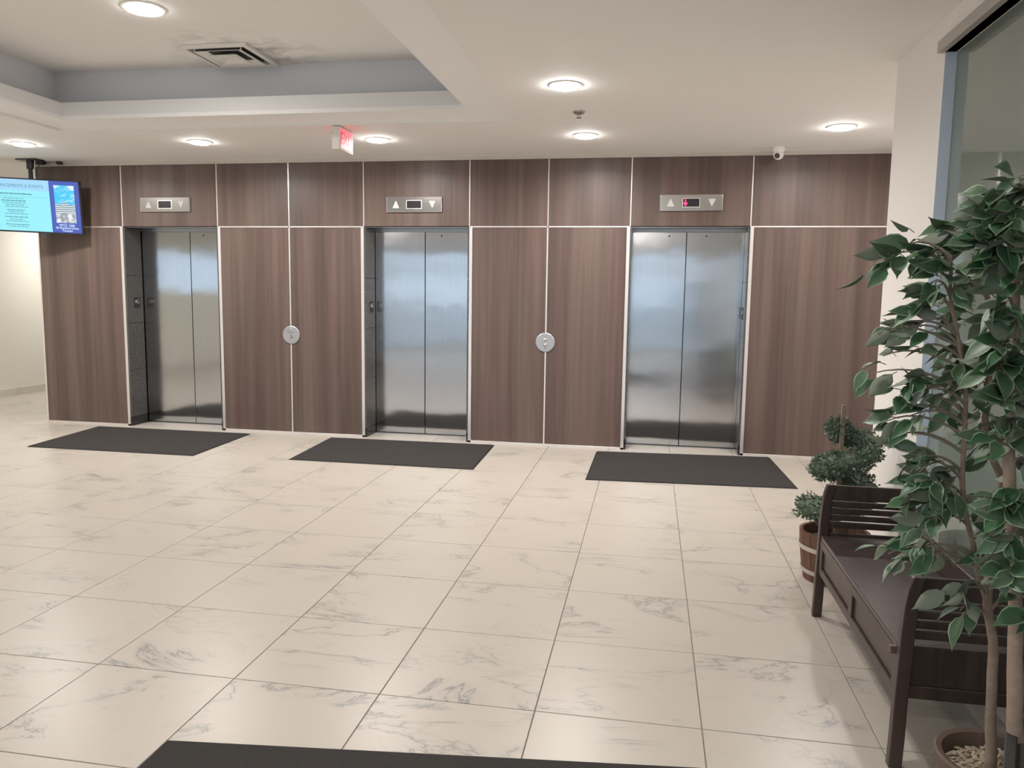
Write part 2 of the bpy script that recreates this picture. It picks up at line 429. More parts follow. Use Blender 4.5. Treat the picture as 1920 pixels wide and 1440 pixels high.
MB().box(SX['Z']-.012, SX['Z']+.006, -.006, .5, 0, ZC).build('corner_trim', ALU, wb)
for k, (z0, z1, y0) in enumerate(((ZT, ZC, -.025),)):
    t1 = MB().box(SX['Z'], SX['I'], y0, .02, z0, z1).build('trim_1', CHAN); tag(t1, 'narrow taupe channel where the panelled wall meets the ceiling', kind='structure')

# elevator doors
def elevator(n, xa, xb, xc, holes, plate_side, label):
    d = empty('door_%d' % n, ((xa+xb)/2, .3, 0)); tag(d, label, kind='structure')
    yd = .285
    for a, b in ((xa+.004, xc-.003), (xc+.003, xb-.004)):
        lf = MB().box(a, b, yd, yd+.035, .012, ZJ-.03).build('door_leaf', DOORS, d, bevel=.002)
        for hx in holes:
            if a < hx < b:
                MB().lathe([(.008, yd-.001), (.008, yd+.003)], (hx, 0, 2.11), 14, 'y').build('release_hole', DARKGAP, lf)
    MB().box(xa, xb, .02, yd+.05, ZJ-.004, ZJ).build('lintel', STEELD, d)
    MB().box(xa, xb, yd-.012, yd-.002, ZJ-.03, ZJ-.004).build('header_strip', STEELD, d)
    MB().box(xa, xb, yd-.02, yd+.06, 0, .008).build('sill', STEELD, d)
    zs = [.10, .62, 1.14, 1.66, ZJ-.004]
    for s, x0, x1 in ((0, xa-.004, xa+.018), (1, xb-.018, xb+.004)):
        for z0, z1 in zip(zs[:-1], zs[1:]):
            MB().box(x0, x1, .002, yd-.014, z0+.0015, z1-.0015).build('granite_slab', GRANITE, d, bevel=.001, loc=((x0+x1)/2, .14, (z0+z1)/2))
        MB().box(x0, x1, .002, yd-.014, 0, .0985).build('plinth', PLINTH, d, bevel=.001)
    if plate_side == 0: x0, x1, s = xa+.018, xa+.022, 1
    else: x0, x1, s = xb-.022, xb-.018, -1
    pl = MB().box(x0, x1, .115, .215, 1.305, 1.42).build('floor_plate', BLACKP, d, bevel=.001)
    xt = x1+.0004 if s > 0 else x0-.0004
    mb = MB()
    st = []
    for k in range(10):
        a = math.pi/2 + k*math.pi/5; rr = .02 if k % 2 == 0 else .009
        st.append((.142 + rr*math.cos(a), 1.375 + rr*math.sin(a)))
    mb.prism(st, 'x', xt-.0006, xt+.0006); mb.build('raised_star', LENSG, pl)
    mb = MB()
    # raised letter G of the lobby plate
    pts = [(.180 + .019*math.cos(t), 1.375 + .021*math.sin(t)) for t in [math.radians(q) for q in range(45, 331, 15)]]
    path = [(xt, a, b) for a, b in pts] + [(xt, .199, 1.374), (xt, .186, 1.374)]
    mb.tube(path, .0022, 5); mb.build('raised_letter', LENSG, pl)
    return d
elevator(1, SX['A'], SX['B'], -4.075, (-3.911,), 0, 'brushed steel elevator doors nearest the wall screen')
elevator(2, SX['D'], SX['E'], -1.38, (-1.202,), 0, 'brushed steel elevator doors in the middle of the panelled wall')
elevator(3, SX['G'], SX['H'], 1.293, (1.124, 1.484), 1, 'brushed steel elevator doors nearest the spiral topiary')

# left wall of the side hall, with tile skirting
LW0, LW1, LZ0, LZ1 = -8.6, -4.4, 1.45, 2.25
wl = MB().box(XL-.15, XL, LW1, 6.0, 0, ZC).box(XL-.15, XL, YR, LW0, 0, ZC).box(XL-.15, XL, LW0, LW1, LZ1, ZC).box(XL-.15, XL, LW0, LW1, 0, LZ0).build('wall_left', WALLC)
w3 = empty('window_3', (XL, LW0, 0)); tag(w3, 'high side window letting daylight in beyond the left photo edge', kind='structure')
for k in range(4):
    yy = LW0 + (LW1-LW0)*k/3; MB().box(XL-.10, XL-.03, max(LW0, yy-.03), min(LW1, yy+.03), LZ0, LZ1).build('mullion', ALUF, w3)
for k in range(3): MB().box(XL-.07, XL-.06, LW0+(LW1-LW0)*k/3+.03, LW0+(LW1-LW0)*(k+1)/3-.03, LZ0, LZ1).build('pane', CLEAR, w3); tag(wl, 'cream painted wall of the side hall', kind='structure')
we = MB().box(XL, SX['Z'], 5.95, 6.1, 0, ZC).build('wall_end', WALLC); tag(we, 'cream end wall of the side hall', kind='structure')
bl = empty('baseboard_left', (XL, 0, 0)); tag(bl, 'pale porcelain tile skirting along the cream wall', kind='structure')
y = -11.95
k = 0
while y < 5.9:
    y1 = min(y+.6, 5.94)
    MB().box(XL, XL+.012, y+.0015, y1-.0015, 0, .105).build('skirting_tile', BASET, bl, bevel=.001); y = y1

# right wall with tinted glazing
GY0, GY1, ZH = -7.6, -3.55, 2.69
mb = MB(); mb.box(XR, XR+.2, GY1, -2.79, 0, ZC); mb.box(XR, XR+.2, GY0, GY1, ZH, ZC); mb.box(XR, XR+.2, YR, GY0, 0, ZC); mb.box(XR, XR+.2, GY0, GY1, 0, .10)
mb.box(XR+.2, 3.40, -2.90, -2.79, 0, ZC)
wr = mb.build('wall_right', WALL); tag(wr, 'plain white wall beside the tinted glazing', kind='structure')
ws = MB().box(3.25, 3.40, -2.79, .5, 0, ZC).build('wall_side', WALL); tag(ws, 'white side wall of the corner niche', kind='structure')
win = empty('window_1', (XR, GY1, 0)); tag(win, 'grey-green tinted interior window behind the bench and ficus trees', kind='structure')
MB().box(XR-.03, XR+.05, GY0, GY1+.02, ZH, ZH+.055).build('head_frame', ALUF, win, bevel=.002)
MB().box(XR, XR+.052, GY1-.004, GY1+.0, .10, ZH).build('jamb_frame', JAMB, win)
MB().box(XR+.052, XR+.064, GY0, GY1, .10, ZH).build('pane', GLASSP, win)
MB().box(XR-.012, XR+.05, GY0, GY1, .085, .11).build('bottom_rail', ALUF, win, bevel=.002)
br = MB().box(XR-.014, XR, YR, -3.2, 0, .085).build('baseboard_right', simple('grey_baseboard', (.42, .40, .38), .5)); tag(br, 'low grey baseboard under the tinted window', kind='structure')

# rear glazed entrance front, behind the viewpoint
mb = MB(); mb.box(XL, XR, YR-.15, YR, 2.62, ZC)
mb.box(XL, XL+1.2, YR-.15, YR, 0, 2.62); mb.box(2.2, XR, YR-.15, YR, 0, 2.62)
wre = mb.build('wall_rear', WALLG); tag(wre, 'rear wall over the glazed entrance', kind='structure')
fr = empty('window_2', (XL+1.2, YR, 0)); tag(fr, 'glazed entrance front facing the elevators', kind='structure')
nb = 6; x0, x1 = XL+1.2, 2.2
for k in range(nb+1):
    xx = x0 + (x1-x0)*k/nb; MB().box(xx-.03, xx+.03, YR-.1, YR-.02, 0, 2.62).build('mullion', ALUF, fr)
for zz in (.0, 2.1, 2.56): MB().box(x0, x1, YR-.1, YR-.02, zz, zz+.07).build('transom', ALUF, fr)
for k in range(nb):
    a, b = x0+(x1-x0)*k/nb+.03, x0+(x1-x0)*(k+1)/nb-.03
    for z0, z1 in ((.07, 2.1), (2.17, 2.56)): MB().box(a, b, YR-.065, YR-.055, z0, z1).build('pane', CLEAR, fr)
gr = MB().box(-60, 60, -90, YR-.16, -.3, -.05).box(-60, XL-.16, YR-.16, 40, -.3, -.05).build('ground', PAVE); tag(gr, 'grey paving outside the entrance', kind='structure')

# ================================================================== LIGHTS
def downlight(x, y, z, r, label, power=1.0):
    d = empty('ceiling_downlight', (x, y, z)); tag(d, label, 'light', 'recessed ceiling downlights')
    MB().lathe([(r, z), (r+.018, z), (r+.018, z-.006), (r+.004, z-.010), (r-.004, z-.004), (r-.004, z+.0)], (x, y, 0), 40, caps=False).build('trim_ring', WHITEP, d, smooth=True)
    MB().lathe([(.0001, z-.022), (r*.85, z-.0215), (r*.95, z-.018), (r*.98, z-.010), (r*.98, z)], (x, y, 0), 40, caps=False).build('lens', LENSC if z > ZC else LENS, d)
    L = bpy.data.lights.new('lamp', 'AREA'); L.shape = 'DISK'; L.size = 2*r*.92; L.energy = DOWNLIGHT_W*power; L.color = LIGHT_COL; L.spread = math.radians(165)
    lo = bpy.data.objects.new('lamp', L); lo.location = (0, 0, -.025); link(lo, d)
    return d
downlight(-4.90, -1.08, ZC, .085, 'glowing round downlight above the wall screen')
downlight(-3.13, -1.00, ZC, .085, 'glowing round downlight between the wall screen and the exit sign')
downlight(-1.457, -.937, ZC, .085, 'glowing round downlight beside the red exit sign')
downlight(.375, -.935, ZC, .085, 'glowing round downlight closest to the panels, just below the sprinkler in the photo')
downlight(.38, -2.53, ZC, .088, 'large glowing round downlight above the sprinkler in the photo')
downlight(2.388, -1.06, ZC, .09, 'glowing round downlight near the dome camera and white wall')
downlight(-2.28, -2.98, ZU, .115, 'brightest round downlight inside the ceiling coffer', .55)
for x, y, z, lab in ((-2.28, -6.0, ZU, 'added unseen downlight in the coffer above the entrance mat'), (.6, -5.5, ZC, 'added unseen downlight above the entrance mat on the bench side'), (.6, -8.9, ZC, 'added unseen downlight behind the viewer on the bench side'), (-5.6, -4.2, ZC, 'added unseen downlight over the open floor left of the photo'), (-5.6, -7.4, ZC, 'added unseen downlight left of and behind the viewer'), (-2.1, -9.6, ZC, 'added unseen downlight midway to the glazed entrance'), (-5.6, -10.4, ZC, 'added unseen downlight by the left end of the glazed entrance'), (.6, -11.2, ZC, 'added unseen downlight by the right end of the glazed entrance'), (-6.8, 2.6, ZC, 'added unseen downlight deep in the side hall'), (-7.2, -1.6, ZC, 'added unseen downlight at the mouth of the side hall')):  # out-of-view fittings, added to brighten the floor, ceiling and side hall
    downlight(x, y, z, .085, lab, 1.9 if y > 0 else .65 if y == -5.5 else .7 if z == ZU else 1.0)

# ================================================================== THINGS ON THE WALL
def indicator(xc, zc, lab, arrow=False):
    t = empty('floor_indicator', (xc, 0, zc)); tag(t, lab, 'elevator sign', 'elevator floor indicators above the doors')
    w2, h2 = .29, .077
    mb = MB(); mb.box(xc-w2, xc+w2, -.018, .0, zc-h2, zc+h2); mb.build('plate', STEEL, t, bevel=.006, seg=2)
    mb = MB(); mb.prism([(xc-.225, zc-.035), (xc-.155, zc-.035), (xc-.19, zc+.038)], 'y', -.022, -.017); mb.build('up_arrow', LENSG, t)
    mb = MB(); mb.prism([(xc+.155, zc+.035), (xc+.225, zc+.035), (xc+.19, zc-.038)], 'y', -.022, -.017); mb.build('down_arrow', LENSG, t)
    fr = MB(); ring2 = (xc-.082, xc+.082, zc-.044, zc+.044)
    fr.box(xc-.082, xc+.082, -.0205, -.017, zc-.044, zc+.044); fr.build('display_frame', ALU, t, bevel=.001)
    dp = MB().box(xc-.075, xc+.075, -.0212, -.017, zc-.037, zc+.037).build('display', DISP, t)
    if arrow:
        mb = MB(); xa = xc-.052
        mb.box(xa-.005, xa+.005, -.0225, -.0205, zc-.025, zc+.031)
        mb.prism([(xa-.020, zc-.004), (xa-.013, zc+.003), (xa, zc-.018), (xa+.013, zc+.003), (xa+.020, zc-.004), (xa, zc-.033)], 'y', -.0228, -.0208)
        o = mb.build('lit_arrow', LED, dp); o['label'] = 'red glowing down arrow'
indicator(-4.165, 2.411, 'steel floor indicator plate over the elevator beside the wall screen')
indicator(-1.408, 2.397, 'steel floor indicator plate over the middle elevator, display dark')
indicator(1.309, 2.40, 'steel floor indicator plate with a lit red down arrow', True)

t = empty('call_station', (-2.757, 0, 1.056)); tag(t, 'round grey metal plate with a single key switch on the panels', 'elevator control')
MB().lathe([(.0001, -.011), (.090, -.011), (.0955, -.007), (.0955, 0)], (-2.757, 0, 1.056), 48, 'y').build('plate', PLATE, t)
k_ = MB().lathe([(.0001, -.018), (.012, -.018), (.016, -.0105)], (-2.757, 0, 1.04), 20, 'y').build('key_switch', BRASS, t, smooth=True)
MB().lathe([(.0001, -.0195), (.006, -.0195), (.006, -.017)], (-2.757, 0, 1.04), 12, 'y').build('key_slot', LENSG, k_)
MB().lathe([(.0001, -.016), (.007, -.014), (.009, -.0105)], (-2.757, 0, 1.124), 14, 'y').build('indicator_lamp', LENSG, t, smooth=True)
mb = MB()
for zz, a, b in ((1.098, -.052, .0), (1.086, -.044, .05), (1.074, -.03, .022)): mb.box(-2.757+a, -2.757+b, -.0118, -.0105, zz-.0022, zz+.0022)
mb.build('engraved_lines', MARKS, t)

t = empty('call_station', (-.055, 0, 1.045)); tag(t, 'round grey metal call plate with two chrome buttons on the panels', 'elevator control')
MB().lathe([(.0001, -.011), (.090, -.011), (.0955, -.007), (.0955, 0)], (-.055, 0, 1.045), 48, 'y').build('plate', PLATE, t)
for zz in (1.073, 1.022):
    b_ = MB().lathe([(.0001, -.022), (.010, -.021), (.0165, -.015), (.018, -.0105)], (-.055, 0, zz), 24, 'y').build('call_button', STEEL, t, smooth=True)
for zz, s in ((1.103, 1), (.988, -1)):
    MB().prism([(-.055-.008, zz-.006*s), (-.055+.008, zz-.006*s), (-.055, zz+.007*s)], 'y', -.0118, -.0105).build('arrow_mark', MARKS, t)

# ================================================================== CEILING THINGS
# air diffuser
vx, vy = -2.24, -2.0
t = empty('air_diffuser', (vx, vy, ZU)); tag(t, 'square white air diffuser with soot marks in the ceiling coffer', 'air vent')
def sq(mb, ho, hi, z0, z1):
    ring(mb, (vx-ho, vx+ho, vy-ho, vy+ho), (vx-hi, vx+hi, vy-hi, vy+hi), z0, z1)
mb = MB(); sq(mb, .265, .228, ZU-.026, ZU); mb.build('outer_frame', WHITEP, t, bevel=.003)
MB().box(vx-.225, vx+.225, vy-.225, vy+.225, ZU-.001, ZU).build('throat', simple('vent_throat', (.10, .10, .095), .8), t)
for ho, hi, zo, zi in ((.190, .125, .034, .010), (.108, .060, .040, .018)):
    mb = MB()
    for sx, sy in ((1, 0), (-1, 0), (0, 1), (0, -1)):
        def P(h, s, z): return (vx + (sx*h if sx else s*h), vy + (sy*h if sy else s*h), z)
        a, b, c, d = P(ho, -1, ZU-zo), P(ho, 1, ZU-zo), P(hi, 1, ZU-zi), P(hi, -1, ZU-zi)
        e = .004
        mb.add([a, b, c, d] + [(p[0], p[1], p[2]+e) for p in (a, b, c, d)], [(0,1,2,3), (7,6,5,4), (0,4,5,1), (1,5,6,2), (2,6,7,3), (3,7,4,0)])
    mb.build('cone', WHITEP, t)
MB().box(vx-.06, vx+.06, vy-.06, vy+.06, ZU-.022, ZU-.017).build('centre_plate', WHITEP, t, bevel=.002)
mb = MB()
for sx, sy in ((1, 1), (-1, 1), (1, -1), (-1, -1)): mb.box(vx+sx*.185-.004, vx+sx*.185+.004, vy+sy*.185-.004, vy+sy*.185+.004, ZU-.032, ZU)
mb.build('bracket', WHITEP, t)
# exit sign
t = empty('exit_sign', (-1.60, -1.37, ZC)); tag(t, 'glowing red exit sign hanging edge-on below the ceiling', 'sign')
ex0, ex1, ey0, ey1, ez0, ez1 = -1.635, -1.565, -1.53, -1.24, 2.672, 2.855
MB().box(ex0, ex1, ey0, ey1, ez0, ez1).build('housing', WHITEP, t, bevel=.01, seg=2)
MB().box(-1.62, -1.58, -1.40, -1.33, ez1-.002, ZC).build('canopy', WHITEP, t)
for s, xx in ((1, ex1), (-1, ex0)):
    f_ = MB().box(min(xx, xx+s*.003), max(xx, xx+s*.003), ey0+.014, ey1-.014, ez0+.014, ez1-.012).build('lit_face', RED, t)
    R = Matrix(((0, 0, s, xx+s*.0035), (s, 0, 0, (ey0+ey1)/2), (0, 1, 0, (ez0+ez1)/2-.004), (0, 0, 0, 1)))
    text_mesh('EXIT', .135, REDD, R, 'letters', f_)
# sprinkler
t = empty('sprinkler', (.40, -1.79, ZC)); tag(t, 'small metal fire sprinkler head hanging from the ceiling', 'sprinkler')
sp = simple('sprinkler_chrome', (.34, .31, .28), .35, metal=.8)
MB().lathe([(.001, ZC-.014), (.038, ZC-.014), (.044, ZC-.006), (.044, ZC)], (.40, -1.79, 0), 24).build('escutcheon', sp, t, smooth=True)
MB().lathe([(.008, ZC-.028), (.010, ZC-.022), (.010, ZC-.01)], (.40, -1.79, 0), 12).build('body', sp, t)
mb = MB()
for s in (1, -1): mb.tube([(.40+s*.008, -1.79, ZC-.026), (.40+s*.012, -1.79, ZC-.034), (.40+s*.004, -1.79, ZC-.045)], .0025, 6)
mb.build('yoke', sp, t)
mb = MB()
for q in range(10):
    a = q*math.pi/5; u, v = Vector((math.cos(a), math.sin(a), 0)), Vector((-math.sin(a), math.cos(a), 0)); c = Vector((.40, -1.79, ZC-.047))
    mb.add([c + v*.003, c - v*.003, c + u*.020 - v*.004, c + u*.020 + v*.004] + [p + Vector((0, 0, .0015)) for p in (c + v*.003, c - v*.003, c + u*.020 - v*.004, c + u*.020 + v*.004)], [(0,1,2,3), (7,6,5,4), (0,4,5,1), (1,5,6,2), (2,6,7,3), (3,7,4,0)])
mb.build('deflector', sp, t)
# security camera
t = empty('security_camera', (2.05, -.20, ZC)); tag(t, 'white turret security camera under the ceiling by the panels', 'camera')
cx, cy = 2.05, -.20
MB().lathe([(.056, ZC), (.058, ZC-.012), (.053, ZC-.028), (.044, ZC-.045)], (cx, cy, 0), 32).build('base', WHITEP, t, smooth=True)
mb = MB(); mb.lathe([(.0001, -.046)] + [(.046*math.cos(a), .046*math.sin(a)) for a in [math.radians(q) for q in range(-80, 81, 10)]] + [(.0001, .046)], (cx, cy, ZC-.062), 28)
mb.build('eyeball', WHITEP, t, smooth=True)
dv = (Vector((-.4, -1, -.38))).normalized(); qv = dv.to_track_quat('Z', 'Y').to_matrix().to_4x4(); qv.translation = Vector((cx, cy, ZC-.062)) + dv*.030
ly = MB(qv); ly.lathe([(.030, .0), (.030, .020), (.024, .022), (.024, .014)], n=24, caps=False); ly.build('lens_ring', WHITEP, t, smooth=True)
ly = MB(qv); ly.lathe([(.0001, .017), (.024, .016)], n=24, caps=False); ly.build('lens', simple('camera_lens', (.06, .055, .05), .2), t)
# flat black ceiling device with cable beside the screen pole
t = empty('ceiling_antenna', (-5.59, -.13, ZC)); tag(t, 'flat black disc on the ceiling beside the screen pole', 'device')
MB().lathe([(.0001, ZC-.028), (.085, ZC-.024), (.095, ZC-.012), (.095, ZC)], (-5.59, -.13, 0), 32).build('disc', BLACKP, t, smooth=True)
MB().tube([(-5.50, -.12, ZC-.008), (-5.42, -.11, ZC-.006), (-5.35, -.10, ZC-.008)], .004, 6).build('lead', BLACKP, t)
MB().box(-5.36, -5.31, -.125, -.08, ZC-.03, ZC).build('junction_block', BLACKP, t, bevel=.003)

# wall screen hung from the ceiling
yw, tl, rl = .2896, .1579, -.0269
n_ = Vector((math.sin(yw)*math.cos(tl), -math.cos(yw)*math.cos(tl), -math.sin(tl)))
rt = Vector((math.cos(yw), math.sin(yw), 0)); up = n_.cross(rt); up = up if up.z > 0 else -up
rt2 = rt*math.cos(rl) + up*math.sin(rl); up2 = -rt*math.sin(rl) + up*math.cos(rl)
TM = Matrix((rt2, -n_, up2)).transposed().to_4x4(); TM.translation = Vector((-5.518, -.320, 2.371))
t = empty('wall_screen', (-5.518, -.32, 2.09)); tag(t, 'announcement television hanging from a black ceiling pole', 'television')
TW, TH = .50, .28
MB(TM).box(-TW, TW, .0, .045, -TH, TH).build('housing', TVBEZ, t, bevel=.004)
bz = MB(TM)
for a, b, c, d in ((-TW, TW, TH-.012, TH), (-TW, TW, -TH, -TH+.016), (-TW, -TW+.012, -TH, TH), (TW-.012, TW, -TH, TH)): bz.box(a, b, -.006, .001, c, d)
bz.build('bezel', TVBEZ, t)
s_ = MB(TM).box(-TW+.012, .192, -.002, .0, -TH+.016, TH-.012).build('screen_page', SCR_CY, t)
hd = MB(TM).box(-TW+.012, .192, -.0028, -.002, .155, TH-.012).build('page_header', SCR_HD, s_)
M2 = TM @ Matrix(((1,0,0,-.145),(0,0,1,-.0036),(0,1,0,.205),(0,0,0,1)))
M2 = TM @ Matrix.Translation((-.148, -.0034, .200)) @ Matrix.Rotation(math.pi/2, 4, 'X')
text_mesh('ANNOUNCEMENTS & EVENTS', .046, SCR_TX, M2, 'title_text', hd, depth=.0003, width=.92)
mb = MB(TM); rr = random.Random(3)
def dash(x0, x1, z, hh):
    x = x0
    while x < x1:
        l = rr.uniform(.02, .05); mb.box(x, min(x+l, x1), -.0030, -.002, z-hh, z+hh); x += l + .006
dash(-.46, .02, .118, .006); mb.box(-.46, .17, -.0030, -.002, .088, .090)
for z, a, b, hh in ((.070,-.27,-.07,.003),(.046,-.29,-.05,.005),(.024,-.28,-.05,.003),(.004,-.25,-.06,.003),(-.016,-.26,-.03,.003),(-.050,-.24,-.07,.004),(-.070,-.23,-.08,.003),(-.090,-.27,-.04,.003),(-.122,-.27,-.04,.004),(-.146,-.22,-.08,.003),(-.166,-.26,-.04,.003),(-.200,-.27,-.03,.004),(-.222,-.24,-.05,.003)): dash(a, b, z, hh)
mb.build('text_lines', SCR_TX, s_)
sb = MB(TM).box(.192, TW-.012, -.002, .0, -TH+.016, TH-.012).build('screen_sidebar', SCR_BL, t)
MB(TM).box(.240, .440, -.0028, -.002, -.162, .228).build('picture', SCR_PH, sb)
for k, (tx, sz) in enumerate((('MTCC 1040', .034), ('18 Wynford Drive,', .034), ('Toronto', .034))):
    text_mesh(tx, sz, SCR_WH, TM @ Matrix.Translation((.342, -.0034, -.188-.028*k)) @ Matrix.Rotation(math.pi/2, 4, 'X'), 'address_text', sb, depth=.0003, width=.9)
px_, py_ = -5.555, -.262
MB().tube([(px_, py_, ZC-.012), (px_, py_, 2.30)], .021, 16).build('pole', BLACKP, t, smooth=True)
MB().tube([(px_, py_, ZC-.012), (px_, py_, ZC-.10)], .036, 20).build('collar', BLACKP, t, smooth=True)
MB().box(px_-.12, px_+.12, py_-.07, py_+.07, ZC-.014, ZC).build('ceiling_plate', BLACKP, t, bevel=.003)
MB().box(px_-.1, px_+.1, py_-.025, py_+.03, 2.26, 2.46).build('bracket', BLACKP, t, bevel=.004)
MB().tube(bez((px_+.12, py_+.02, ZC-.02), (px_+.05, py_+.01, 2.76), (px_+.085, py_, 2.62), 8) + [Vector((px_+.08, py_+.02, 2.5))], .0045, 6).build('cable', BLACKP, t)
MB().tube([(px_+.055, py_+.005, ZC-.01), (px_+.05, py_+.0, 2.75), (px_+.06, py_, 2.5)], .006, 6).build('cable', simple('white_cable', (.55, .55, .56), .5), t)

# ================================================================== MATS
def floormat(q, lab):
    cx = sum(p[0] for p in q)/4; cy = sum(p[1] for p in q)/4
    t = empty('floor_mat', (cx, cy, 0)); tag(t, lab, 'mat', 'dark entrance mats on the tile floor')
    def inset(d): return [(p[0] + (d if p[0] < cx else -d), p[1] + (d if p[1] < cy else -d)) for p in q]
    def slab(a, b, z0, z1):
        mb = MB(); mb.add([(*p, z0) for p in a] + [(*p, z1) for p in b], [(3,2,1,0), (4,5,6,7), (0,1,5,4), (1,2,6,5), (2,3,7,6), (3,0,4,7)]); return mb
    slab(inset(0), inset(.012), 0, .004).build('rubber_border', MATR, t)
    slab(inset(.012), inset(.016), .0035, .009).build('carpet_top', MAT, t)
floormat([(-4.87, -1.29), (-3.12, -1.29), (-3.17, -.145), (-4.98, -.145)], 'dark carpet mat at the elevator beside the wall screen')
floormat([(-2.22, -1.228), (-.50, -1.228), (-.535, -.105), (-2.28, -.135)], 'dark carpet mat at the middle elevator')
floormat([(.482, -1.37), (2.184, -1.275), (2.137, -.05), (.492, -.172)], 'dark carpet mat at the elevator nearest the topiary')
floormat([(-.59, -7.25), (1.2, -7.1), (1.18, -5.24), (-.597, -5.44)], 'dark carpet mat closest to the viewer, cut by the photo edge')

# ================================================================== BENCH
BX0, BX1, BY0, BY1 = 1.79, 2.225, -5.12, -3.86
t = empty('bench', (2.0, -4.48, 0)); tag(t, 'dark espresso wood bench with slatted arms against the tinted window', 'bench')
def legprof(front):
    s = 1 if front else -1; x = BX0 if front else BX1
    f = [(0, -.004), (.10, -.001), (.22, .0), (.36, .004), (.46, .006), (.55, .011), (.61, .019), (.65, .030)]
    out = [(x + s*d, z) for z, d in f]; inn = [(x + s*(d+.042 if z < .6 else d+.040), z) for z, d in f]
    return out + inn[::-1]
for y0 in (BY0, BY1-.034):
    for fr_ in (True, False):
        MB().prism(legprof(fr_), 'y', y0, y0+.034).build('leg', ESPR, t, bevel=.003)
for y0 in (BY0+.007, BY1-.027):
    a, b = BX0+.040, BX1-.040
    def bar(z0, z1, nm, th=.02, dy=0): MB().box(a, b, y0+dy, y0+dy+th, z0, z1).build(nm, ESPR, t, bevel=.003)
    bar(.578, .648, 'top_rail')
    for z0, z1 in ((.545, .571), (.512, .538), (.479, .505), (.443, .472)): bar(z0, z1, 'slat')
    bar(.286, .418, 'side_panel', .012, .004); bar(.242, .286, 'side_rail')
MB().box(BX0+.012, BX1-.03, BY0+.034, BY1-.034, .386, .406).build('seat', ESPS, t, bevel=.003)
ap = empty('apron', (BX0, -4.48, .3), t)
def apb(y0, y1, z0, z1, nm, x0=.010, th=.022): MB().box(BX0+x0, BX0+x0+th, y0, y1, z0, z1).build(nm, ESPR, ap, bevel=.002)
ya, yb, ym = BY0+.034, BY1-.034, -4.48
apb(ya, yb, .350, .386, 'rail'); apb(ya, yb, .222, .258, 'rail')
for c in (ya+.025, ym, yb-.025): apb(c-.025, c+.025, .258, .350, 'stile')
apb(ya+.05, ym-.025, .262, .346, 'inset_panel', .020, .008); apb(ym+.025, yb-.05, .262, .346, 'inset_panel', .020, .008)
MB().box(BX1-.040, BX1-.018, BY0+.034, BY1-.034, .222, .386).build('rear_rail', ESPR, t, bevel=.003)
MB().box(BX1-.046, BX1-.020, BY0+.034, BY1-.034, .406, .500).build('backrest', ESPR, t, bevel=.004)
MB().box(BX0-.010, BX0+.012, BY0+.045, BY0+.062, .372, .398).build('latch', simple('latch_metal', (.16, .11, .09), .45, metal=.6), t, bevel=.002)

# ================================================================== SPIRAL TOPIARY IN A BARREL
bx, by = 1.995, -3.33
t = empty('barrel_planter', (bx, by, 0)); tag(t, 'redwood half-barrel planter behind the bench', 'planter')
NS = 20
def rb(z): return .150 + (.182-.150)*z/.27 + .006*math.sin(math.pi*z/.27)
for k in range(NS):
    a0, a1 = 2*math.pi*(k+.03)/NS, 2*math.pi*(k+.97)/NS
    mb = MB(); zs = [0, .09, .18, .27]; vs = []; fs = []
    for z in zs:
        for a, dr in ((a0, 0), (a1, 0), (a1, -.018), (a0, -.018)):
            vs.append((bx + (rb(z)+dr)*math.cos(a), by + (rb(z)+dr)*math.sin(a), z))
    for j in range(3):
        for q in range(4): fs.append((j*4+q, j*4+(q+1) % 4, j*4+4+(q+1) % 4, j*4+4+q))
    fs += [(3,2,1,0), (12,13,14,15)]
    mb.add(vs, fs); mb.build('stave', BARREL, t, loc=(bx, by, 0.001*k))
for z in (.055, .185):
    MB().lathe([(rb(z-.012)+.001, z-.012), (rb(z-.012)+.004, z-.012), (rb(z+.012)+.004, z+.012), (rb(z+.012)+.001, z+.012), (rb(z-.012)+.001, z-.012)], (bx, by, 0), 48, caps=False).build('hoop', HOOP, t)
MB().lathe([(.0001, .225), (.10, .224), (.158, .215), (.158, .05)], (bx, by, 0), 32).build('soil', SOIL, t)
tp = empty('spiral_topiary', (bx, by, .22)); tag(tp, 'green spiral topiary growing up a wooden stake', 'plant')
MB().box(bx-.011, bx+.011, by-.035, by-.015, .18, .965).build('stake', STAKE, tp, bevel=.002)
def hel(th):
    z = .62 + (th-180)/360*.23
    r = .155 if th < -60 else (.155 - (th+60)/240*.035 if th < 180 else (.12 if th < 360 else .12 - (th-360)/180*.07))
    a = math.radians(th); return Vector((bx + (.005 if th < 60 else .035) + r*math.cos(a), by + r*math.sin(a), z))
MB().tube([hel(q) for q in range(-200, 541, 20)], [.009]*20 + [.006]*18, 7).build('stem', BRANCH, tp, smooth=True)
MB().tube([(bx-.02, by+.02, .20), (bx-.05, by+.03, .26), tuple(hel(-200))], .011, 7).build('stem', BRANCH, tp, smooth=True)
mb = MB(); rr = random.Random(11)
mb.tube([hel(q) for q in range(-205, 546, 15)], [.048]*36 + [.048 - .0012*i for i in range(15)], 8, 0)
